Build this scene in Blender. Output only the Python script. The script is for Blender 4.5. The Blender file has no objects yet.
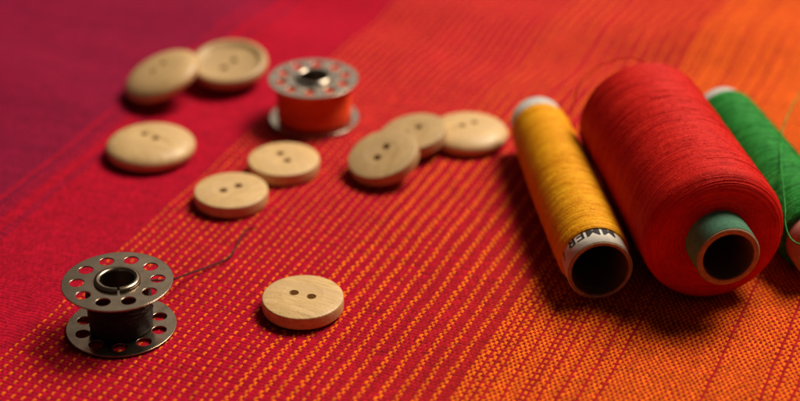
import bpy, bmesh, math, random
import numpy as np
from mathutils import Vector, Matrix

MM = 0.001
PI = math.pi
scene = bpy.context.scene
COL = scene.collection
rng = np.random.default_rng(7)
random.seed(7)

# ------------------------------------------------------------------ helpers
def tag(o, label=None, cat=None, group=None, kind=None):
    if label: o['label'] = label
    if cat: o['category'] = cat
    if group: o['group'] = group
    if kind: o['kind'] = kind
    return o

def link(name, me, mat=None, parent=None):
    o = bpy.data.objects.new(name, me)
    COL.objects.link(o)
    if mat: me.materials.append(mat)
    if parent: o.parent = parent
    return o

def empty(name, loc, rot=(0, 0, 0)):
    o = bpy.data.objects.new(name, None)
    o.empty_display_size = 0.005
    COL.objects.link(o)
    o.location = loc
    o.rotation_euler = rot
    return o

class NM:
    """collects quads given as numpy arrays"""
    def __init__(s): s.v = []; s.q = []; s.n = 0
    def add(s, v, q):
        s.v.append(np.asarray(v, float).reshape(-1, 3)); s.q.append(np.asarray(q, int).reshape(-1, 4) + s.n)
        s.n += len(s.v[-1])
    def mesh(s, name, smooth=True):
        return np_mesh(name, np.concatenate(s.v), np.concatenate(s.q), smooth)

def np_mesh(name, v, q, smooth=True):
    me = bpy.data.meshes.new(name)
    me.vertices.add(len(v)); me.vertices.foreach_set('co', np.ascontiguousarray(v, np.float32).ravel())
    me.loops.add(len(q) * 4); me.loops.foreach_set('vertex_index', np.ascontiguousarray(q, np.int32).ravel())
    me.polygons.add(len(q))
    me.polygons.foreach_set('loop_start', np.arange(0, len(q) * 4, 4, dtype=np.int32))
    me.polygons.foreach_set('use_smooth', np.full(len(q), smooth, dtype=bool))
    me.update(calc_edges=True)
    return me

def grid_quads(n, m, wrap_m=False):
    i = np.arange(n - 1)[:, None]; j = np.arange(m if wrap_m else m - 1)[None, :]
    j2 = (j + 1) % m
    a = i * m + j; b = i * m + j2; c = (i + 1) * m + j2; d = (i + 1) * m + j
    return np.stack([a, b, c, d], -1).reshape(-1, 4)

def lathe(nm, prof, seg=96, closed=False):
    """prof: list of (radius, z), revolved about z"""
    p = np.array(prof + ([prof[0]] if closed else []), float)
    th = np.linspace(0, 2 * PI, seg, endpoint=False)
    v = np.stack([p[:, 0:1] * np.cos(th), p[:, 0:1] * np.sin(th), np.repeat(p[:, 1:2], seg, 1)], -1)
    nm.add(v, grid_quads(len(p), seg, True))

def tube(nm, pts, r, sides=6):
    pts = np.asarray(pts, float); n = len(pts)
    t = np.gradient(pts, axis=0); t /= np.linalg.norm(t, axis=1, keepdims=True) + 1e-12
    ref = np.array([0.13, 0.21, 0.97]); ref /= np.linalg.norm(ref)
    a = np.cross(t, ref); a /= np.linalg.norm(a, axis=1, keepdims=True) + 1e-12
    b = np.cross(t, a)
    ph = np.linspace(0, 2 * PI, sides, endpoint=False)
    rr = np.broadcast_to(np.asarray(r, float), (n,))
    v = pts[:, None] + rr[:, None, None] * (a[:, None] * np.cos(ph)[None, :, None] + b[:, None] * np.sin(ph)[None, :, None])
    nm.add(v, grid_quads(n, sides, True))

def spline(ctrl, n=80):
    """Catmull-Rom through ctrl"""
    c = np.array([2 * np.array(ctrl[0]) - np.array(ctrl[1])] + [np.array(k) for k in ctrl] + [2 * np.array(ctrl[-1]) - np.array(ctrl[-2])], float)
    out = []
    m = len(ctrl) - 1
    for u in np.linspace(0, m - 1e-6, n):
        i = int(u); f = u - i
        p0, p1, p2, p3 = c[i], c[i + 1], c[i + 2], c[i + 3]
        out.append(0.5 * ((2 * p1) + (-p0 + p2) * f + (2 * p0 - 5 * p1 + 4 * p2 - p3) * f * f + (-p0 + 3 * p1 - 3 * p2 + p3) * f ** 3))
    return np.array(out)

# ------------------------------------------------------------------ materials
def mat_new(name):
    m = bpy.data.materials.new(name); m.use_nodes = True
    nt = m.node_tree; b = nt.nodes['Principled BSDF']
    return m, nt, b

class NB:
    """tiny node-building shorthand"""
    def __init__(s, nt): s.nt = nt
    def node(s, t, **k):
        n = s.nt.nodes.new(t)
        for a, b in k.items(): setattr(n, a, b)
        return n
    def con(s, a, b): s.nt.links.new(a, b)
    def m(s, op, a, b=None, c=None):
        n = s.node('ShaderNodeMath', operation=op)
        for i, x in enumerate((a, b, c)):
            if x is None: continue
            if isinstance(x, (int, float)): n.inputs[i].default_value = x
            else: s.con(x, n.inputs[i])
        return n.outputs[0]
    def mix(s, f, a, b, mode='MIX'):
        n = s.node('ShaderNodeMix', data_type='RGBA', blend_type=mode)
        for i, x in ((0, f), (6, a), (7, b)):
            if isinstance(x, (int, float)): n.inputs[i].default_value = x
            elif isinstance(x, tuple): n.inputs[i].default_value = (*x, 1) if len(x) == 3 else x
            else: s.con(x, n.inputs[i])
        return n.outputs[2]
    def noise(s, vec, scale, detail=3, rough=0.5, dim='3D'):
        n = s.node('ShaderNodeTexNoise', noise_dimensions=dim)
        n.inputs['Scale'].default_value = scale; n.inputs['Detail'].default_value = detail
        n.inputs['Roughness'].default_value = rough
        if vec is not None: s.con(vec, n.inputs['Vector'])
        return n.outputs['Fac']
    def map(s, vec, scale=(1, 1, 1), rot=(0, 0, 0)):
        n = s.node('ShaderNodeMapping'); n.inputs['Scale'].default_value = scale; n.inputs['Rotation'].default_value = rot
        s.con(vec, n.inputs['Vector']); return n.outputs[0]
    def ramp(s, fac, stops, interp='LINEAR'):
        n = s.node('ShaderNodeValToRGB'); n.color_ramp.interpolation = interp
        el = n.color_ramp.elements
        while len(el) < len(stops): el.new(0.5)
        for e, (p, c) in zip(el, stops):
            e.position = p; e.color = (*c, 1)
        s.con(fac, n.inputs[0]); return n.outputs[0]
    def rng(s, v, a, b, c, d):
        n = s.node('ShaderNodeMapRange')
        for i, x in enumerate((a, b, c, d)): n.inputs[i + 1].default_value = x
        s.con(v, n.inputs[0]); return n.outputs[0]
    def bump(s, h, strength, dist, bsdf):
        n = s.node('ShaderNodeBump'); n.inputs['Strength'].default_value = strength; n.inputs['Distance'].default_value = dist
        s.con(h, n.inputs['Height']); s.con(n.outputs[0], bsdf.inputs['Normal'])

def wood_mat(name, tone=1.0, seed=0.0, rot=0.0, coarse=1.0):
    m, nt, b = mat_new(name); B = NB(nt)
    tc = B.node('ShaderNodeTexCoord').outputs['Object']
    add = B.node('ShaderNodeVectorMath', operation='ADD'); add.inputs[1].default_value = (seed, seed * .7, seed * .3); B.con(tc, add.inputs[0])
    grain = B.noise(B.map(add.outputs[0], (220 / coarse, 1500 / coarse, 900), (0, 0, rot)), 1.0, 5, 0.6)
    broad = B.noise(B.map(add.outputs[0], (60 / coarse, 330 / coarse, 200), (0, 0, rot)), 1.0, 2, 0.5)
    fleck = B.noise(B.map(add.outputs[0], (1400, 2600, 1800), (0, 0, rot)), 1.0, 2, 0.6)
    c = B.ramp(grain, [(0.25, tuple(x * tone for x in (.45, .275, .105))), (0.55, tuple(x * tone for x in (.67, .45, .20))), (0.8, tuple(x * tone for x in (.77, .555, .27)))])
    c = B.mix(B.rng(broad, .38, .66, 0, .8), c, tuple(x * tone for x in (.60, .40, .20)))
    c = B.mix(B.rng(fleck, .56, .70, 0, .5), c, tuple(x * tone for x in (.40, .24, .11)))
    B.con(c, b.inputs['Base Color'])
    b.inputs['Roughness'].default_value = 0.47
    B.con(B.rng(fleck, .3, .7, .33, .52), b.inputs['Roughness'])
    b.inputs['Specular IOR Level'].default_value = 0.42
    h = B.m('ADD', B.m('MULTIPLY', grain, .5), fleck)
    B.bump(h, 0.55, 0.00013, b)
    return m

def thread_mat(name, c0, c1, c2, rough=0.6, sheen=0.06):
    m, nt, b = mat_new(name); B = NB(nt)
    tc = B.node('ShaderNodeTexCoord').outputs['Object']
    n1 = B.noise(B.map(tc, (150, 150, 700)), 1.0, 4, 0.6)
    n2 = B.noise(tc, 2600, 2, 0.6)
    c = B.ramp(n1, [(0.28, c0), (0.5, c1), (0.74, c2)])
    n3 = B.noise(tc, 900, 3, 0.7)
    c = B.mix(B.rng(n2, .35, .7, 0, .45), c, c0)
    c = B.mix(B.rng(n3, .45, .75, 0, .5), c, c2)
    B.con(c, b.inputs['Base Color'])
    b.inputs['Roughness'].default_value = rough
    b.inputs['Specular IOR Level'].default_value = 0.16
    b.inputs['Sheen Weight'].default_value = sheen
    b.inputs['Sheen Roughness'].default_value = 0.4
    b.inputs['Sheen Tint'].default_value = (*c2, 1)
    B.bump(B.m('ADD', n2, n3), 0.8, 0.00014, b)
    return m

def metal_mat(name, col, rough, dirt):
    m, nt, b = mat_new(name); B = NB(nt)
    tc = B.node('ShaderNodeTexCoord').outputs['Object']
    n1 = B.noise(tc, 260, 5, 0.65)
    n2 = B.noise(B.map(tc, (900, 5200, 900)), 1.0, 3, 0.6)
    c = B.mix(B.rng(n1, .45, .75, 0, .6), col, dirt)
    B.con(c, b.inputs['Base Color'])
    b.inputs['Metallic'].default_value = 1.0
    r = B.rng(n1, .3, .75, rough - .04, rough + .08)
    B.con(r, b.inputs['Roughness'])
    B.bump(B.m('ADD', B.m('MULTIPLY', n2, .6), n1), 0.04, 0.00002, b)
    return m

def card_mat(name, c0, c1, rough=0.8, scale=900):
    m, nt, b = mat_new(name); B = NB(nt)
    tc = B.node('ShaderNodeTexCoord').outputs['Object']
    n = B.noise(tc, scale, 5, 0.65)
    B.con(B.ramp(n, [(0.3, c0), (0.7, c1)]), b.inputs['Base Color'])
    b.inputs['Roughness'].default_value = rough
    b.inputs['Specular IOR Level'].default_value = 0.25
    B.bump(n, 0.6, 0.0001, b)
    return m

# ------------------------------------------------------------------ cloth
PU = 0.515 * MM; PV = 0.87 * MM     # one warp thread, one weft pick
DU = np.array([.918, -.3957]); DV = np.array([.3957, .918])   # across / along the warp stripes
AMP = 0.30                         # weave crimp, in threads

def sstep(x, a, b):
    t = np.clip((x - a) / (b - a), 0, 1); return t * t * (3 - 2 * t)

def cloth_wave(x, y):
    """low soft folds behind and left of the objects (metres)"""
    u = x * DU[0] + y * DU[1]; v = x * DV[0] + y * DV[1]
    y0 = .388 - .026 * sstep(x, -.01, .02)
    m = sstep(y, y0, y0 + .034)
    m2 = sstep(-x, .067, .10) * sstep(y, .25, .32)
    w = 1.7 * np.sin(v * 130 + 1.2 * np.sin(u * 34)) + 1.0 * np.sin(v * 71 + u * 40 + 1.3) + .6 * np.sin(u * 105 - v * 38)
    small = np.sin(v * 210 + 2 * np.sin(u * 60)) + .8 * np.sin(u * 170 - v * 90 + 2) - 1.8
    return MM * (w - 1.0) * .85 * np.maximum(m, m2 * .8) + .13 * MM * small

def lumpy(x, y, k):
    """cheap incoherent ripple, a few threads wide"""
    r_ = np.random.default_rng(k); out = 0
    for _ in range(9):
        f = r_.uniform(700, 2600); a = r_.uniform(0, PI); out = out + np.sin(f * (x * math.cos(a) + y * math.sin(a)) + r_.uniform(0, 6.28))
    return out / 3.

def build_cloth():
    def axis(fine, lo, hi, step):
        a = list(np.arange(fine[0], fine[1], step)); s = step
        x = a[-1]
        while x < hi: s = min(s * 1.01, .22 * MM) if x < fine[1] + .03 else min(s * 1.12, .02); x += s; a.append(x)
        x = a[0]; s = step; pre = []
        while x > lo: s = min(s * 1.01, .22 * MM) if x > fine[0] - .03 else min(s * 1.12, .02); x -= s; pre.append(x)
        return np.array(pre[::-1] + a)
    xs = axis((-.082, .086), -.62, .62, .12 * MM)
    near = np.arange(.236, .335, .17 * MM); far = [near[-1]]; s = .17 * MM
    while far[-1] < .45: s = min(s * 1.006, .30 * MM); far.append(far[-1] + s)
    while far[-1] < 1.15: s = min(s * 1.12, .02); far.append(far[-1] + s)
    pre = [near[0]]; s = .17 * MM
    while pre[-1] > -.05: s = min(s * 1.12, .02); pre.append(pre[-1] - s)
    ys = np.concatenate([np.array(pre[1:])[::-1], near, np.array(far[1:])])
    X, Y = np.meshgrid(xs, ys)                       # rows y, cols x
    U = X * DU[0] + Y * DU[1]; V = X * DV[0] + Y * DV[1]
    # hand-loom irregularity of the thread spacing
    Uw = U / PU + .16 * np.sin(V * 310 + U * 900) + .12 * np.sin(V * 790 + 2) + .22 * np.sin(U * 410 + 1) + .10 * lumpy(X, Y, 1)
    Vw = V / PV + .16 * np.sin(U * 350 + V * 700) + .12 * np.sin(U * 930 + 1) + .25 * np.sin(V * 270) + .12 * lumpy(X, Y, 2)
    fu = np.floor(Uw); fv = np.floor(Vw)
    si = np.where(fu % 2 == 0, 1., -1.); sj = np.where(fv % 2 == 0, 1., -1.)
    zw = AMP * si * np.cos(PI * (Vw - .5)) + .42 * np.sqrt(np.maximum(0, 1 - ((Uw - fu - .5) / .52) ** 2))
    zf = -AMP * sj * np.cos(PI * (Uw - .5)) + .42 * np.sqrt(np.maximum(0, 1 - ((Vw - fv - .5) / .52) ** 2))
    zw = zw + .06 * np.clip((U + .112) / .026, 0, 1)
    h = np.maximum(zw, zf)
    # tiny per-float lift so that no two crowns are alike
    hsh = np.modf(np.abs(np.sin(fu * 12.9898 + fv * 78.233) * 43758.5453))[0]
    h = h + (hsh - .5) * .14
    fade = sstep(X, -.16, -.112) * sstep(-X, -.16, -.116) * sstep(Y, .20, .236) * sstep(-Y, -.52, -.455)
    Z = (h - .72 - .06) * PU * 1.1 * fade + cloth_wave(X, Y)
    Z += -.3 * MM * (1 - fade)
    v = np.stack([X, Y, Z], -1).reshape(-1, 3)
    q = grid_quads(len(ys), len(xs))
    me = np_mesh('woven_cloth', v, q)
    uv = me.uv_layers.new(name='weave')
    uvs = np.stack([Uw, Vw], -1).reshape(-1, 2)[q.ravel()]
    uv.data.foreach_set('uv', uvs.astype(np.float32).ravel())
    return me

def cloth_mat():
    m, nt, b = mat_new('handwoven_cotton'); B = NB(nt)
    uvn = B.node('ShaderNodeUVMap', uv_map='weave').outputs[0]
    sp = B.node('ShaderNodeSeparateXYZ'); B.con(uvn, sp.inputs[0]); U, V = sp.outputs[0], sp.outputs[1]
    fu, fv = B.m('FLOOR', U), B.m('FLOOR', V)
    si = B.m('COSINE', B.m('MULTIPLY', fu, PI)); sj = B.m('COSINE', B.m('MULTIPLY', fv, PI))
    cv = B.m('COSINE', B.m('MULTIPLY', B.m('SUBTRACT', V, .5), PI)); cu = B.m('COSINE', B.m('MULTIPLY', B.m('SUBTRACT', U, .5), PI))
    def dome(x, f):
        d = B.m('DIVIDE', B.m('SUBTRACT', B.m('SUBTRACT', x, f), .5), .52)
        return B.m('MULTIPLY', B.m('SQRT', B.m('MAXIMUM', B.m('SUBTRACT', 1.0, B.m('MULTIPLY', d, d)), 0.0)), .42)
    zw = B.m('ADD', B.m('MULTIPLY', B.m('MULTIPLY', si, cv), AMP), dome(U, fu))
    zf = B.m('ADD', B.m('MULTIPLY', B.m('MULTIPLY', sj, cu), -AMP), dome(V, fv))
    umm = B.m('MULTIPLY', B.m('ADD', fu, .5), PU / MM)
    warp_top = B.m('GREATER_THAN', B.m('ADD', zw, B.rng(umm, -112, -86, 0, .06)), zf)
    def zone(t): return B.m('GREATER_THAN', umm, t)
    def period(n, k, off=0): return B.m('LESS_THAN', B.m('FLOORED_MODULO', B.m('ADD', fu, off), n), k - .1 if False else k - .5)
    wn = B.node('ShaderNodeTexWhiteNoise', noise_dimensions='1D'); B.con(fu, wn.inputs['W'])
    def sel(f, a, b_):   # scalar mix
        return B.m('ADD', B.m('MULTIPLY', a, B.m('SUBTRACT', 1.0, f)), B.m('MULTIPLY', b_, f))
    o = B.m('MULTIPLY', zone(-168.8), period(4, 1))                   # single orange threads
    o = sel(zone(-128), o, period(5, 2))                              # pairs
    o = sel(zone(-113), o, period(6, 2))
    o = sel(zone(-88.5), o, B.m('MINIMUM', period(6, 5, 2), B.m('GREATER_THAN', wn.outputs[0], .03)))
    o = sel(zone(-66), o, B.m('GREATER_THAN', wn.outputs[0], .09))
    purple = B.m('LESS_THAN', B.m('ADD', umm, B.m('MULTIPLY', B.m('SUBTRACT', wn.outputs[0], .5), 19.0)), -200.0)
    crimson = (.47, .002, .031); orange = (.86, .158, .004); plum = (.16, .005, .040); weft = (.40, .003, .015)
    redder = B.rng(umm, -125, -80, 0, .9)                            # the red yarns turn from crimson to brick red under the orange
    warp = B.mix(purple, B.mix(redder, crimson, (.48, .016, .010)), plum)
    warp = B.mix(o, warp, orange)
    # weft: crimson, a plum stretch deep in the cloth's left border
    wf = B.mix(purple, B.mix(redder, weft, (.34, .008, .008)), (.34, .006, .035))
    c = B.mix(warp_top, wf, warp)
    # cotton: every float dyed a little differently, fine fibres along it
    cmb = B.node('ShaderNodeCombineXYZ'); B.con(fu, cmb.inputs[0]); B.con(fv, cmb.inputs[1])
    wn2 = B.node('ShaderNodeTexWhiteNoise', noise_dimensions='3D'); B.con(cmb.outputs[0], wn2.inputs['Vector'])
    val = B.rng(wn2.outputs[0], 0, 1, .74, 1.16)
    wv = B.node('ShaderNodeTexWhiteNoise', noise_dimensions='1D'); B.con(B.m('ADD', fv, .37), wv.inputs['W'])
    per = sel(warp_top, B.rng(wv.outputs[0], 0, 1, .80, 1.1), B.rng(wn.outputs[0], 0, 1, .86, 1.08))
    val = B.m('MULTIPLY', val, per)
    tc = B.node('ShaderNodeTexCoord').outputs['Object']
    slub = B.noise(B.map(tc, (90, 900, 1), (0, 0, math.radians(23.3))), 1.0, 3, .6)
    val = B.m('MULTIPLY', val, B.rng(slub, .3, .7, .88, 1.1))
    fib = B.noise(tc, 5200, 2, .6)
    val = B.m('MULTIPLY', val, B.rng(fib, .3, .7, .8, 1.18))
    hs = B.node('ShaderNodeHueSaturation'); B.con(c, hs.inputs['Color']); B.con(val, hs.inputs['Value'])
    B.con(hs.outputs[0], b.inputs['Base Color'])
    b.inputs['Roughness'].default_value = .82
    b.inputs['Specular IOR Level'].default_value = .08
    b.inputs['Sheen Weight'].default_value = .04
    b.inputs['Sheen Roughness'].default_value = .5
    b.inputs['Sheen Tint'].default_value = (1, .35, .2, 1)
    B.bump(fib, .55, .00006, b)
    return m

cloth = link('woven_cloth', build_cloth(), cloth_mat())
tag(cloth, kind='structure')

# ------------------------------------------------------------------ buttons
def bool_mesh(base, cutters, name):
    """difference of meshes, evaluated without operators"""
    bo = bpy.data.objects.new('tmp', base); COL.objects.link(bo)
    tmp = [bo]
    for c in cutters:
        co = bpy.data.objects.new('tmp', c); COL.objects.link(co); tmp.append(co)
        md = bo.modifiers.new('b', 'BOOLEAN'); md.operation = 'DIFFERENCE'; md.object = co; md.solver = 'EXACT'
    dg = bpy.context.evaluated_depsgraph_get(); dg.update()
    me = bpy.data.meshes.new_from_object(bo.evaluated_get(dg)); me.name = name
    for t in tmp: bpy.data.objects.remove(t)
    return me

def button_mesh(prof, R, hole_d, hole_r, name):
    """prof in units of R: list of (r, z) from the bottom centre round to the top centre (metres for z)"""
    nm = NM(); seg = 112
    pr = [(max(r * R, 1e-6), z) for r, z in prof]
    lathe(nm, pr, seg)
    me = nm.mesh(name)
    bm = bmesh.new(); bm.from_mesh(me); bmesh.ops.remove_doubles(bm, verts=bm.verts, dist=4e-6)
    bmesh.ops.recalc_face_normals(bm, faces=bm.faces); bm.to_mesh(me); bm.free()
    cs = []
    for s in (-1, 1):
        bm = bmesh.new()
        bmesh.ops.create_cone(bm, cap_ends=True, segments=36, radius1=hole_r, radius2=hole_r, depth=.03,
                              matrix=Matrix.Translation((s * hole_d / 2, 0, 0)))
        c = bpy.data.meshes.new('c'); bm.to_mesh(c); bm.free(); cs.append(c)
    out = bool_mesh(me, cs, name)
    for p in out.polygons: p.use_smooth = True
    out.set_sharp_from_angle(angle=math.radians(42))
    return out

def rounded(pts, n=5):
    """replace corners flagged with a radius by arcs; pts: (r, z, fillet)"""
    out = []
    for i, (r, z, f) in enumerate(pts):
        p = np.array([r, z])
        if f <= 0 or i in (0, len(pts) - 1): out.append((r, z)); continue
        a = np.array(pts[i - 1][:2]) - p; c = np.array(pts[i + 1][:2]) - p
        la, lc = np.linalg.norm(a), np.linalg.norm(c); f = min(f, la * .45, lc * .45)
        a = p + a / la * f; c = p + c / lc * f
        for t in np.linspace(0, 1, n):
            q = (1 - t) ** 2 * a + 2 * t * (1 - t) * p + t * t * c
            out.append(tuple(q))
    return out

def flat_profile(R, T):
    """straight-sided button with a gently domed face and a shallow dish round the holes"""
    p = [(0, .0003, 0), (R * .5, .0002, 0), (R * .95, 0, .0003), (R * .99, .0003, .0002), (R, T * .55, .0004), (R * .992, T * .84, .00028),
         (R * .80, T * .93, .002), (R * .50, T * 1.0, .0007), (R * .44, T * .985, .0005), (R * .2, T * .972, .001), (0, T * .97, 0)]
    return [(r / R, z) for r, z in rounded(p, 6)]

def dome_profile(R, T):
    """the lens-like back of the larger buttons, uppermost"""
    pts = [(0, .0006), (.5, .0004), (.8, .0002), (.86, .0)]
    for a in np.linspace(-60, 90, 34):
        pass
    th = np.linspace(0, PI / 2, 26)
    low = [(.86 + .14 * math.sin(t), T * .42 * (1 - math.cos(t))) for t in np.linspace(0, PI / 2, 9)][1:]
    top = [(math.cos(t) ** .62, T * .42 + T * .58 * math.sin(t) ** 1.1) for t in th][1:]
    return pts + low + top

def dish_profile(R, T):
    """the face of the same button: raised rounded rim around a dish"""
    p = [(0, 0, 0), (R * .5, .0, 0), (R * .72, .0002, .002), (R * .95, T * .38, .002), (R, T * .66, .0012), (R * .97, T * .92, .0008), (R * .88, T, .0008),
         (R * .80, T * .95, .0008), (R * .73, T * .78, .0010), (R * .4, T * .70, .001), (0, T * .68, 0)]
    return [(r / R, z) for r, z in rounded(p, 6)]

WOODS = {0: (1.0, 'pale_beech'), 1: (.90, 'beech'), 2: (.84, 'warm_beech'), 3: (1.03, 'light_beech')}
wood_rng = random.Random(5)

flat_src = button_mesh(flat_profile(7.75 * MM, 3.2 * MM), 7.75 * MM, 3.6 * MM, .92 * MM, 'button')
dome_src = button_mesh(dome_profile(9.6 * MM, 4.3 * MM), 9.6 * MM, 3.4 * MM, .8 * MM, 'button')
dish_src = button_mesh(dish_profile(9.0 * MM, 4.2 * MM), 9.0 * MM, 3.6 * MM, .85 * MM, 'button')

def place_button(src, wood, x, y, z, spin, tilt, toward, scale, label):
    """tilt: degrees its 'toward' side (azimuth, degrees) is raised"""
    me = src.copy(); me.materials.clear()
    tone, wn = WOODS[wood]                       # every button cut from another bit of the board
    o = link('button', me, wood_mat(wn, tone * wood_rng.uniform(.93, 1.04), wood_rng.uniform(0, .4), wood_rng.uniform(-.5, .5), wood_rng.uniform(.7, 1.5)))
    t = math.radians(toward); ax = Vector((math.sin(t), -math.cos(t), 0))   # rotating about ax lifts the 'toward' side
    rot = Matrix.Rotation(math.radians(tilt), 4, ax) @ Matrix.Rotation(math.radians(spin), 4, 'Z')
    o.rotation_euler = rot.to_euler()
    o.scale = (scale,) * 3
    o.location = (x * MM, y * MM, z * MM)
    tag(o, label, 'button', 'wooden buttons scattered on the cloth')
    return o

def lift(R, tilt):  # centre height for a disc resting on its low edge
    return R * math.sin(math.radians(tilt))

place_button(flat_src, 0, -18.3, 275.0, 0, -22, 0, 0, 1.0, 'pale wooden two-hole button lying alone in front, beside the black thread bobbin')
place_button(flat_src, 0, -35.3, 316.2, 0, 34, 0, 0, 1.0, 'wooden button lying flat in the middle, its right edge touching another flat button behind')
place_button(flat_src, 3, -25.1, 330.0, 0, -62, 0, 0, 1.0, 'wooden button lying flat between the orange thread bobbin and a nearer flat button')
place_button(dome_src, 0, -54.8, 337.4, 0, -38, 0, 0, 1.02, 'large domed wooden button lying by itself on the crimson band left of the orange bobbin')
place_button(dish_src, 2, -40.6, 375.0, 1.4, 55, 9, 80, 1.04, 'dished wooden button with a raised rim, partly covered by a tilted button')
place_button(dome_src, 1, -55.0, 366.5, 3.6, 42, 21, 18, .97, 'tilted wooden button leaning on the rim of the dished button at the back')
place_button(dome_src, 3, 15.2, 344.0, 0, 30, 0, 0, .93, 'glossy domed wooden button nearest the white end of the yellow spool')
place_button(flat_src, 2, 3.2, 340.0, 1.6, 30, 12, 20, .98, 'middle wooden button of the overlapping row of three, its left side covered')
place_button(flat_src, 2, -3.1, 328.4, 2.6, 55, 20, 40, 1.0, 'front tilted wooden button of the overlapping row of three, both holes showing')

# ------------------------------------------------------------------ wound thread
def winding(prof, d, pitch, seg, seed, cross=(), hairs=0, jitter=.3, hair_len=1.2):
    """prof: profile [(axis z, radius)], thread laid turn on turn along it; cross: extra sparse lays (pitch, count of lines)"""
    r_ = np.random.default_rng(seed)
    P = np.array(prof, float); dl = np.linalg.norm(np.diff(P, axis=0), axis=1); S = np.concatenate([[0], np.cumsum(dl)])
    tz = np.gradient(P[:, 0], S); tr = np.gradient(P[:, 1], S); L = S[-1]
    nm = NM()
    core = [(max(r - .35 * d, 1e-5), z) for z, r in prof]
    lathe(nm, core, 96)
    def lay(s, th, lift_, d=d):
        z = np.interp(s, S, P[:, 0]); r = np.interp(s, S, P[:, 1])
        a = np.interp(s, S, tz); b = np.interp(s, S, tr); n = np.sqrt(a * a + b * b) + 1e-9; a /= n; b /= n
        nz, nr = -b, a                                          # outward normal of the profile
        z = z + nz * lift_; r = r + nr * lift_
        ph = np.linspace(0, 2 * PI, 6, endpoint=False)
        oz = d / 2 * (np.cos(ph)[None] * a[:, None] + np.sin(ph)[None] * nz[:, None])
        orr = d / 2 * (np.cos(ph)[None] * b[:, None] + np.sin(ph)[None] * nr[:, None])
        R = r[:, None] + orr; Zz = z[:, None] + oz
        v = np.stack([R * np.cos(th)[:, None], R * np.sin(th)[:, None], Zz], -1)
        nm.add(v, grid_quads(len(s), 6, True))
    # turn-on-turn lay with wandering pitch
    N = int(L / pitch); k = np.arange(N * seg + 1); t = k / seg
    wob = np.repeat(r_.normal(0, jitter * pitch, N + 2), seg)[:len(k)]
    kern = np.ones(seg // 2) / (seg // 2); wob = np.convolve(wob, kern, 'same')
    lf = np.convolve(np.repeat(r_.normal(0, .12 * d, N + 2), seg)[:len(k)], kern, 'same')
    low = np.interp(t, np.arange(0, N + 8, 7.), r_.normal(0, .35 * d, len(np.arange(0, N + 8, 7.))))
    s = np.clip(t * pitch + wob, 0, L)
    lay(s, t * 2 * PI, lf + low * .35)
    # crossing lays, at a steeper helix
    for (pch, s0, s1, ph0, up) in cross:
        n = max(int(abs(s1 - s0) / pch * seg), 12); t = np.linspace(0, abs(s1 - s0) / pch, n)
        s = s0 + (s1 - s0) * (t / t[-1]) + np.convolve(np.repeat(r_.normal(0, .35 * pch, int(t[-1]) + 3), seg)[:n], np.ones(seg) / seg, 'same')[:n]
        lay(np.clip(s, 0, L), ph0 + t * 2 * PI, np.full(n, up * d) + r_.normal(0, .02 * d, n), .8 * d)
    # fibre ends
    for _ in range(hairs):
        s0 = r_.uniform(.02, .98) * L; th = r_.uniform(0, 2 * PI); l = r_.uniform(.4, hair_len) * MM
        z = np.interp(s0, S, P[:, 0]); r = np.interp(s0, S, P[:, 1])
        dirc = r_.normal(0, 1, 2); up = r_.uniform(.15, .9); bend = r_.normal(0, .8)
        tt = np.linspace(0, 1, 5); hr = r + d * .4 + up * l * (tt - .35 * tt * tt) * .8
        ha = th + (dirc[0] * tt + bend * tt * tt) * l / max(r, 1e-4) * .7; hz = z + dirc[1] * l * tt * .35
        tube(nm, np.stack([hr * np.cos(ha), hr * np.sin(ha), hz], -1), .024 * MM * (1.2 - tt), 3)
    return nm

def crosses(r_, L, n, pmin, pmax, margin=.04):
    out = []
    for _ in range(n):
        p = r_.uniform(pmin, pmax) * MM; turns = r_.uniform(.6, 3.2); a = r_.uniform(margin * L, L * (1 - margin))
        b = a + (1 if r_.random() < .5 else -1) * turns * p
        b = min(max(b, margin * L), L * (1 - margin))
        if abs(b - a) < .3 * p: continue
        out.append((p, a, b, r_.uniform(0, 2 * PI), r_.uniform(.0, .28)))
    for _ in range(max(n // 9, 4)):
        p = r_.uniform(4, 9) * MM; a = r_.uniform(margin * L, L * (1 - margin)); b = min(max(a + r_.choice([-1, 1]) * p * r_.uniform(.5, 1.2), margin * L), L * (1 - margin))
        if abs(b - a) > .3 * p: out.append((p, a, b, r_.uniform(0, 2 * PI), .6))
    return out

# ------------------------------------------------------------------ spools
M_yellow = thread_mat('yellow_thread', (.68, .24, .003), (.86, .39, .005), (.92, .52, .012))
M_red = thread_mat('red_thread', (.46, .004, .003), (.66, .009, .006), (.78, .030, .014))
M_green = thread_mat('green_thread', (.005, .10, .012), (.016, .27, .036), (.06, .42, .07))
M_white = card_mat('white_paper', (.60, .55, .47), (.74, .70, .62), .7)
M_card = card_mat('brown_cardboard', (.28, .16, .085), (.48, .31, .18), .9)
M_bore = card_mat('shaded_cardboard', (.12, .06, .035), (.20, .105, .06), .95)  # same brown card, with the shade inside the bore painted into its colour
M_teal = card_mat('green_paper', (.09, .26, .16), (.15, .37, .235), .75)
M_pink = card_mat('pink_paper', (.40, .18, .14), (.52, .26, .2), .75)
M_grey = card_mat('grey_paper', (.42, .41, .39), (.55, .54, .52), .75)
M_ink = card_mat('black_ink', (.012, .012, .014), (.03, .03, .03), .6)

def axis_empty(name, near, far, r):
    """an Empty on the cloth under the middle of a lying spool, local +Y along its axis from near end to far end"""
    n = np.array(near); f = np.array(far); c = (n + f) / 2; d = f - n; L = np.linalg.norm(d)
    e = empty(name, (c[0] * MM, c[1] * MM, 0), (0, 0, math.atan2(d[1], d[0]) - PI / 2))
    return e, L * MM

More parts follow.
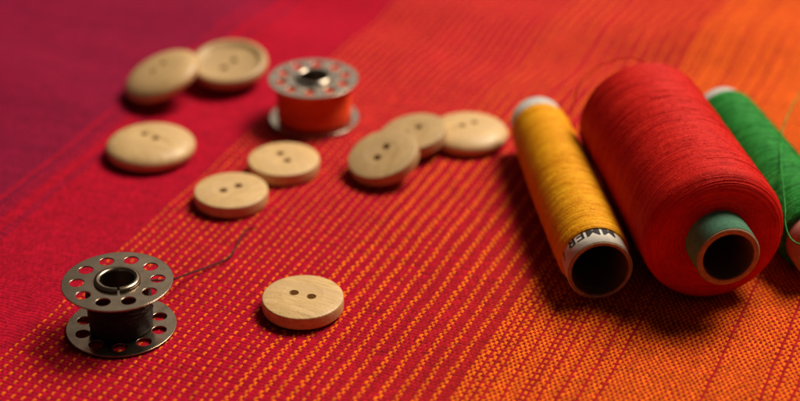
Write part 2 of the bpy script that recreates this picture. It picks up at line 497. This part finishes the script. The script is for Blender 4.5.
def lay_down(o, r, roll=0.0):
    """z-axis lathe -> lying along local +Y, resting at height r"""
    M = Matrix.Translation((0, 0, r)) @ Matrix.Rotation(-PI / 2, 4, 'X') @ Matrix.Rotation(roll, 4, 'Z')
    o.matrix_local = M

def tube_mesh(z0, z1, ro0, ro1, ri, name):
    nm = NM()
    def ro(z): return ro0 + (ro1 - ro0) * (z - z0) / (z1 - z0)
    b = .00018
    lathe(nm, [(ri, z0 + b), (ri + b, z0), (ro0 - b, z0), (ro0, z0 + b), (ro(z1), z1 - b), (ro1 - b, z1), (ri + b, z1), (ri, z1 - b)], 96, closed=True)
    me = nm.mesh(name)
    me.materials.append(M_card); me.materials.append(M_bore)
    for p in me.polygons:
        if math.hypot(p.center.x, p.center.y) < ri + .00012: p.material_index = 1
    return me

def sleeve_mesh(z0, z1, r0, r1, name):
    nm = NM(); t = .00012
    lathe(nm, [(r0, z0), (r0 + t, z0), (r1 + t, z1), (r1, z1)], 96, closed=True)
    return nm.mesh(name)

def winding_profile(z0, z1, rt0, rt1, rw0, rw1, ease, belly=0.0):
    """from tube surface at z0 up to the wound radius, along, and down again at z1"""
    out = []
    n = 60
    out.append((z0 + ease * .15, rt0))
    for a in np.linspace(0, PI / 2, 10):
        out.append((z0 + ease * (1 - math.sin(a)) * .0 + ease * (1 - math.cos(a)), rw0 - min(ease, (rw0 - rt0)) * (1 - math.sin(a))))
    for t in np.linspace(0.02, .98, n):
        z = z0 + ease + (z1 - z0 - 2 * ease) * t
        out.append((z, rw0 + (rw1 - rw0) * t + belly * math.sin(PI * t)))
    for a in np.linspace(PI / 2, 0, 10):
        out.append((z1 - ease * (1 - math.cos(a)), rw1 - min(ease, (rw1 - rt1)) * (1 - math.sin(a))))
    out.append((z1 - ease * .15, rt1))
    return out

def text_mesh(body, size, radius, name, bold=.02):
    """letters wrapped round a cylinder about z; reading direction runs round the tube"""
    cu = bpy.data.curves.new('t', 'FONT'); cu.body = body; cu.size = size; cu.align_x = 'CENTER'; cu.offset = bold * size
    cu.resolution_u = 6
    o = bpy.data.objects.new('t', cu); COL.objects.link(o)
    dg = bpy.context.evaluated_depsgraph_get(); dg.update()
    me = bpy.data.meshes.new_from_object(o.evaluated_get(dg)); bpy.data.objects.remove(o)
    bm = bmesh.new(); bm.from_mesh(me)
    bmesh.ops.subdivide_edges(bm, edges=[e for e in bm.edges if e.calc_length() > size * .25], cuts=3, use_grid_fill=False)
    bmesh.ops.triangulate(bm, faces=bm.faces)
    for v in bm.verts:
        a = -v.co.x / radius; z = -v.co.y
        v.co = Vector((radius * math.cos(a), radius * math.sin(a), z))
    bm.to_mesh(me); bm.free(); me.name = name
    return me

# ---- yellow
r_ = np.random.default_rng(3)
Rw = 6.75 * MM
sp, L = axis_empty('thread_spool', (37.7, 277.6), (29.9, 340.5), Rw)
tag(sp, 'slim spool of golden yellow thread with white printed end, left of the red spool', 'thread spool', 'thread spools lying side by side')
h = L / 2
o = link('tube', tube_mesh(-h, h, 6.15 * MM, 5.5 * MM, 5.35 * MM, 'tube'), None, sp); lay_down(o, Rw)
lab = link('paper_label', sleeve_mesh(-h + .25 * MM, -h + 8 * MM, 6.16 * MM, 6.08 * MM, 'paper_label'), M_white, sp); lay_down(lab, Rw)
endlab = link('paper_label', sleeve_mesh(h - 7 * MM, h - .1 * MM, 5.58 * MM, 5.51 * MM, 'paper_label'), M_grey, sp); lay_down(endlab, Rw)
prof = winding_profile(-h + 4.9 * MM, h - 4.2 * MM, 6.2 * MM, 5.6 * MM, 6.75 * MM, 6.15 * MM, .6 * MM, .35 * MM)
Lp = 62 * MM
w = link('thread_winding', winding(prof, .24 * MM, .14 * MM, 64, 11, crosses(r_, 57 * MM, 70, .6, 3.5), 3500).mesh('thread_winding'), M_yellow, sp); lay_down(w, Rw)
tx = link('lettering', text_mesh('MMER /', 4.0 * MM, 6.31 * MM, 'lettering', .005), M_ink, lab)
tx.matrix_local = Matrix.Rotation(math.radians(-114), 4, 'Z') @ Matrix.Translation((0, 0, -h + 5.5 * MM)) @ Matrix.Rotation(0, 4, 'X')

# ---- red
Rr = 13.6 * MM
sp2, L2 = axis_empty('thread_spool', (60.2, 271.2), (50.2, 330.5), Rr)
tag(sp2, 'thick spool of red thread on a green cardboard tube, between yellow and green spools', 'thread spool', 'thread spools lying side by side')
h = L2 / 2
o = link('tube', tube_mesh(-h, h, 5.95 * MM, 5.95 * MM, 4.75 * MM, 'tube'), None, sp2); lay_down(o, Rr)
o = link('paper_sleeve', sleeve_mesh(-h + .3 * MM, h - .3 * MM, 5.96 * MM, 5.96 * MM, 'paper_sleeve'), M_teal, sp2); lay_down(o, Rr)
prof = winding_profile(-h + 6.2 * MM, h - 2 * MM, 6.1 * MM, 6.1 * MM, 13.5 * MM, 13.4 * MM, 3.0 * MM, .0)
w = link('thread_winding', winding(prof, .22 * MM, .125 * MM, 96, 23, crosses(r_, 66 * MM, 80, 1.5, 8.0, .12) + [(r_.uniform(.5, 2.2) * MM, r_.uniform(.6, 3) * MM, r_.uniform(4, 7.4) * MM, r_.uniform(0, 6.28), r_.uniform(.1, .45)) for _ in range(16)], 10000).mesh('thread_winding'), M_red, sp2); lay_down(w, Rr)

# ---- green
Rg = 7.1 * MM
sp3, L3 = axis_empty('thread_spool', (81.6, 283.0), (70.9, 344.6), Rg)
tag(sp3, 'slim spool of green thread with a loose end, right of the red spool', 'thread spool', 'thread spools lying side by side')
h = L3 / 2
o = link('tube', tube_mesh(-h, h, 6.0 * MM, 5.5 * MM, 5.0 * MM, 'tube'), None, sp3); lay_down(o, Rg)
o = link('paper_label', sleeve_mesh(-h + .25 * MM, -h + 8 * MM, 6.01 * MM, 5.96 * MM, 'paper_label'), M_pink, sp3); lay_down(o, Rg)
o = link('paper_label', sleeve_mesh(h - 7 * MM, h - .1 * MM, 5.58 * MM, 5.51 * MM, 'paper_label'), M_grey, sp3); lay_down(o, Rg)
prof = winding_profile(-h + 6 * MM, h - 3.6 * MM, 6.1 * MM, 5.6 * MM, 7.1 * MM, 6.6 * MM, .7 * MM, .45 * MM)
w = link('thread_winding', winding(prof, .24 * MM, .14 * MM, 64, 31, crosses(r_, 58 * MM, 80, .6, 4.0), 4000, hair_len=2.2).mesh('thread_winding'), M_green, sp3); lay_down(w, Rg)

# ------------------------------------------------------------------ bobbins
M_steel = metal_mat('dark_steel', (.37, .29, .21), .24, (.25, .19, .135))
M_steel_b = metal_mat('bright_steel', (.52, .44, .36), .22, (.33, .265, .2))
M_black = thread_mat('black_thread', (.006, .006, .007), (.015, .014, .015), (.035, .032, .033), .5, .2)
M_orange = thread_mat('orange_red_thread', (.74, .042, .005), (.92, .075, .008), (.95, .11, .02))

def flange_mesh(R, rin, hole_c, hole_r, n, thick, name):
    cu = bpy.data.curves.new('f', 'CURVE'); cu.dimensions = '2D'; cu.fill_mode = 'BOTH'
    bev = .00011
    cu.extrude = thick / 2 - bev; cu.bevel_depth = bev; cu.bevel_resolution = 2; cu.offset = -bev
    def circle(cx, cy, r, k):
        s = cu.splines.new('POLY'); s.points.add(k - 1); s.use_cyclic_u = True
        for i in range(k):
            a = 2 * PI * i / k; s.points[i].co = (cx + r * math.cos(a), cy + r * math.sin(a), 0, 1)
    circle(0, 0, R, 128); circle(0, 0, rin, 72)
    for i in range(n):
        a = 2 * PI * i / n; circle(hole_c * math.cos(a), hole_c * math.sin(a), hole_r, 36)
    o = bpy.data.objects.new('f', cu); COL.objects.link(o)
    dg = bpy.context.evaluated_depsgraph_get(); dg.update()
    me = bpy.data.meshes.new_from_object(o.evaluated_get(dg)); bpy.data.objects.remove(o)
    bm = bmesh.new(); bm.from_mesh(me); bmesh.ops.remove_doubles(bm, verts=bm.verts, dist=1e-7); bm.to_mesh(me); bm.free()
    for p in me.polygons: p.use_smooth = abs(p.normal.z) < .97
    me.name = name
    return me

def hub_mesh(ri, ro, H, lip, name, gap_deg):
    """rolled sheet tube with a seam gap and a lip turned over the flange at each end"""
    nm = NM()
    pr = [(ri, .0002)]
    pr += [(ri, H + .0000)]
    for a in np.linspace(0, PI, 12): pr.append((ri + lip / 2 - lip / 2 * math.cos(a), H + .00012 + lip * .42 * math.sin(a)))
    pr += [(ro + .0001, H - .0006), (ro, H - .0008), (ro, .0009)]
    for a in np.linspace(PI, 0, 12): pr.append((ri + lip / 2 - lip / 2 * math.cos(a), .00034 - .0003 * math.sin(a)))
    p = np.array(pr); seg = 96; g = math.radians(gap_deg)
    th = np.linspace(g / 2, 2 * PI - g / 2, seg)
    v = np.stack([p[:, 0:1] * np.cos(th), p[:, 0:1] * np.sin(th), np.repeat(p[:, 1:2], seg, 1)], -1)
    nm.add(v, grid_quads(len(p), seg))
    return nm.mesh(name)

fl = flange_mesh(10.2 * MM, 3.3 * MM, 7.35 * MM, 1.32 * MM, 10, .28 * MM, 'flange')
HB = 10.3 * MM

def make_bobbin(loc, rz, steel, thread, r_wind, label, tilt=(0, 0)):
    b = empty('sewing_bobbin', loc, (tilt[0], tilt[1], rz))
    tag(b, label, 'bobbin', 'metal sewing machine bobbins')
    f1 = link('flange', fl.copy(), steel, b); f1.location = (0, 0, .34 * MM); f1.rotation_euler = (0, 0, .31)
    f2 = link('flange', fl.copy(), steel, b); f2.location = (0, 0, HB - .24 * MM)
    hb = link('hub', hub_mesh(3.05 * MM, 3.45 * MM, HB, 1.25 * MM, 'hub', 7), steel, b); hb.rotation_euler = (0, 0, math.radians(-78) - rz)
    prof = [(.75 * MM, 3.5 * MM)] + [(.8 * MM + (HB - 1.6 * MM) * t, r_wind + .15 * MM * math.sin(PI * t) + .06 * MM * math.sin(9 * t)) for t in np.linspace(0, 1, 30)] + [(HB - .75 * MM, 3.5 * MM)]
    rr = np.random.default_rng(int(r_wind * 1e6))
    w = link('thread_winding', winding(prof, .22 * MM, .19 * MM, 64, 5, crosses(rr, HB + 2 * r_wind - 7 * MM, 40, .5, 2.0, .25), 120).mesh('thread_winding'), thread, b)
    return b

b1 = make_bobbin((-51.7 * MM, 268.6 * MM, 0), .10, M_steel, M_black, 5.7 * MM, 'steel bobbin wound with black thread, standing at the front left with a trailing end')
b2 = make_bobbin((-19.6 * MM, 354.6 * MM, 0), .25, M_steel_b, M_orange, 8.2 * MM, 'steel bobbin filled with orange-red thread, standing behind the flat buttons')

def strand(name, ctrl_mm, d, mat, parent, n=120, wob=.04):
    c = spline(ctrl_mm, n); rr = np.random.default_rng(len(name) + n)
    c = c + np.stack([np.interp(np.arange(n), np.arange(0, n + 8, 8), rr.normal(0, wob, len(np.arange(0, n + 8, 8)))) for _ in range(3)], -1) * np.array([1, 1, .4])
    nm = NM(); tube(nm, c * MM, d / 2 * MM, 6)
    o = link(name, nm.mesh(name), mat, parent)
    bpy.context.view_layer.update()
    o.matrix_parent_inverse = parent.matrix_world.inverted()
    return o

strand('thread_tail', [(-51, 274.6, 5.5), (-47.5, 277.5, 4.6), (-43.9, 280.3, 3.00), (-42.3, 283.8, 1.60), (-40.5, 286.5, 0.80), (-37.3, 289.7, 0.30), (-34.2, 292.5, 0.30), (-32.9, 296.4, 0.30), (-32.1, 300.5, 0.30), (-31.3, 303.3, 0.40), (-29.8, 303.6, 0.80)], .36, M_black, b1)
strand('loose_thread', [(90.2, 347.7, 12.0), (86.1, 338.7, 12.5), (82.7, 330.4, 13.0), (79.6, 321.5, 13.7), (76.8, 309.4, 14.9), (74.8, 296.0, 15.2), (73.8, 288.4, 14.2), (73.5, 285.2, 12.5), (73.7, 282.4, 11.5), (74.6, 281.0, 11.0), (76.1, 280.8, 10.5)], .3, M_green, sp3)
strand('loose_thread', [(40.8, 308, 13), (38.6, 318, 12.5), (37.0, 325, 12.8), (36.6, 330, 14.5), (38.4, 331.6, 20.0), (42.6, 331.0, 24.5), (47.5, 329.5, 26.9), (51, 327, 27.0)], .25, M_red, sp2)

# ------------------------------------------------------------------ a few scraps of fibre on the cloth
nm = NM(); lr = np.random.default_rng(41)
for _ in range(34):
    x, y = lr.uniform(-75, 80), lr.uniform(248, 400); a = lr.uniform(0, PI); l = lr.uniform(.5, 2.4); bnd = lr.normal(0, .5)
    tt = np.linspace(-.5, .5, 9)
    tube(nm, np.stack([x + l * (tt * math.cos(a) - bnd * tt * tt * math.sin(a)), y + l * (tt * math.sin(a) + bnd * tt * tt * math.cos(a)),
                       .05 + .12 * lr.random() * (1 - 4 * tt * tt)], -1) * MM, .022 * MM, 4)
tag(link('lint', nm.mesh('lint'), thread_mat('lint_fibre', (.45, .10, .06), (.62, .28, .16), (.70, .50, .38))), kind='stuff')

# ------------------------------------------------------------------ camera
cam = bpy.data.cameras.new('camera'); co = bpy.data.objects.new('camera', cam); COL.objects.link(co)
co.location = (0, 0, .179)
co.rotation_euler = (math.radians(90 - 29.5), 0, 0)
cam.sensor_width = 36; cam.lens = 1733 / 800 * 36
cam.clip_start = .005; cam.clip_end = 50
cam.dof.use_dof = True; cam.dof.focus_distance = .321; cam.dof.aperture_fstop = 9.6
scene.camera = co

# ------------------------------------------------------------------ light
def area(name, loc, target, size, power, col):
    l = bpy.data.lights.new(name, 'AREA'); l.shape = 'RECTANGLE'; l.size, l.size_y = size; l.energy = power; l.color = col
    o = bpy.data.objects.new(name, l); COL.objects.link(o); o.location = loc
    o.rotation_euler = (Vector(target) - Vector(loc)).to_track_quat('-Z', 'Y').to_euler()
    return o
area('window_light', (.44, .66, .78), (.0, .31, 0), (.46, .40), 15.0, (1.0, .88, .72))
area('back_sheen_fill', (.3, 1.7, .85), (.0, .33, 0), (1.4, .6), 1.8, (1.0, .88, .74))  # added dim lamp behind, giving the metal reflections and the wood its sheen
w = bpy.data.worlds.new('World'); scene.world = w; w.use_nodes = True
w.node_tree.nodes['Background'].inputs[0].default_value = (.9, .75, .62, 1)
w.node_tree.nodes['Background'].inputs[1].default_value = .034

scene.render.engine = 'CYCLES'
scene.view_settings.view_transform = 'Standard'
scene.view_settings.look = 'None'
scene.view_settings.exposure = 0
scene.view_settings.gamma = 1
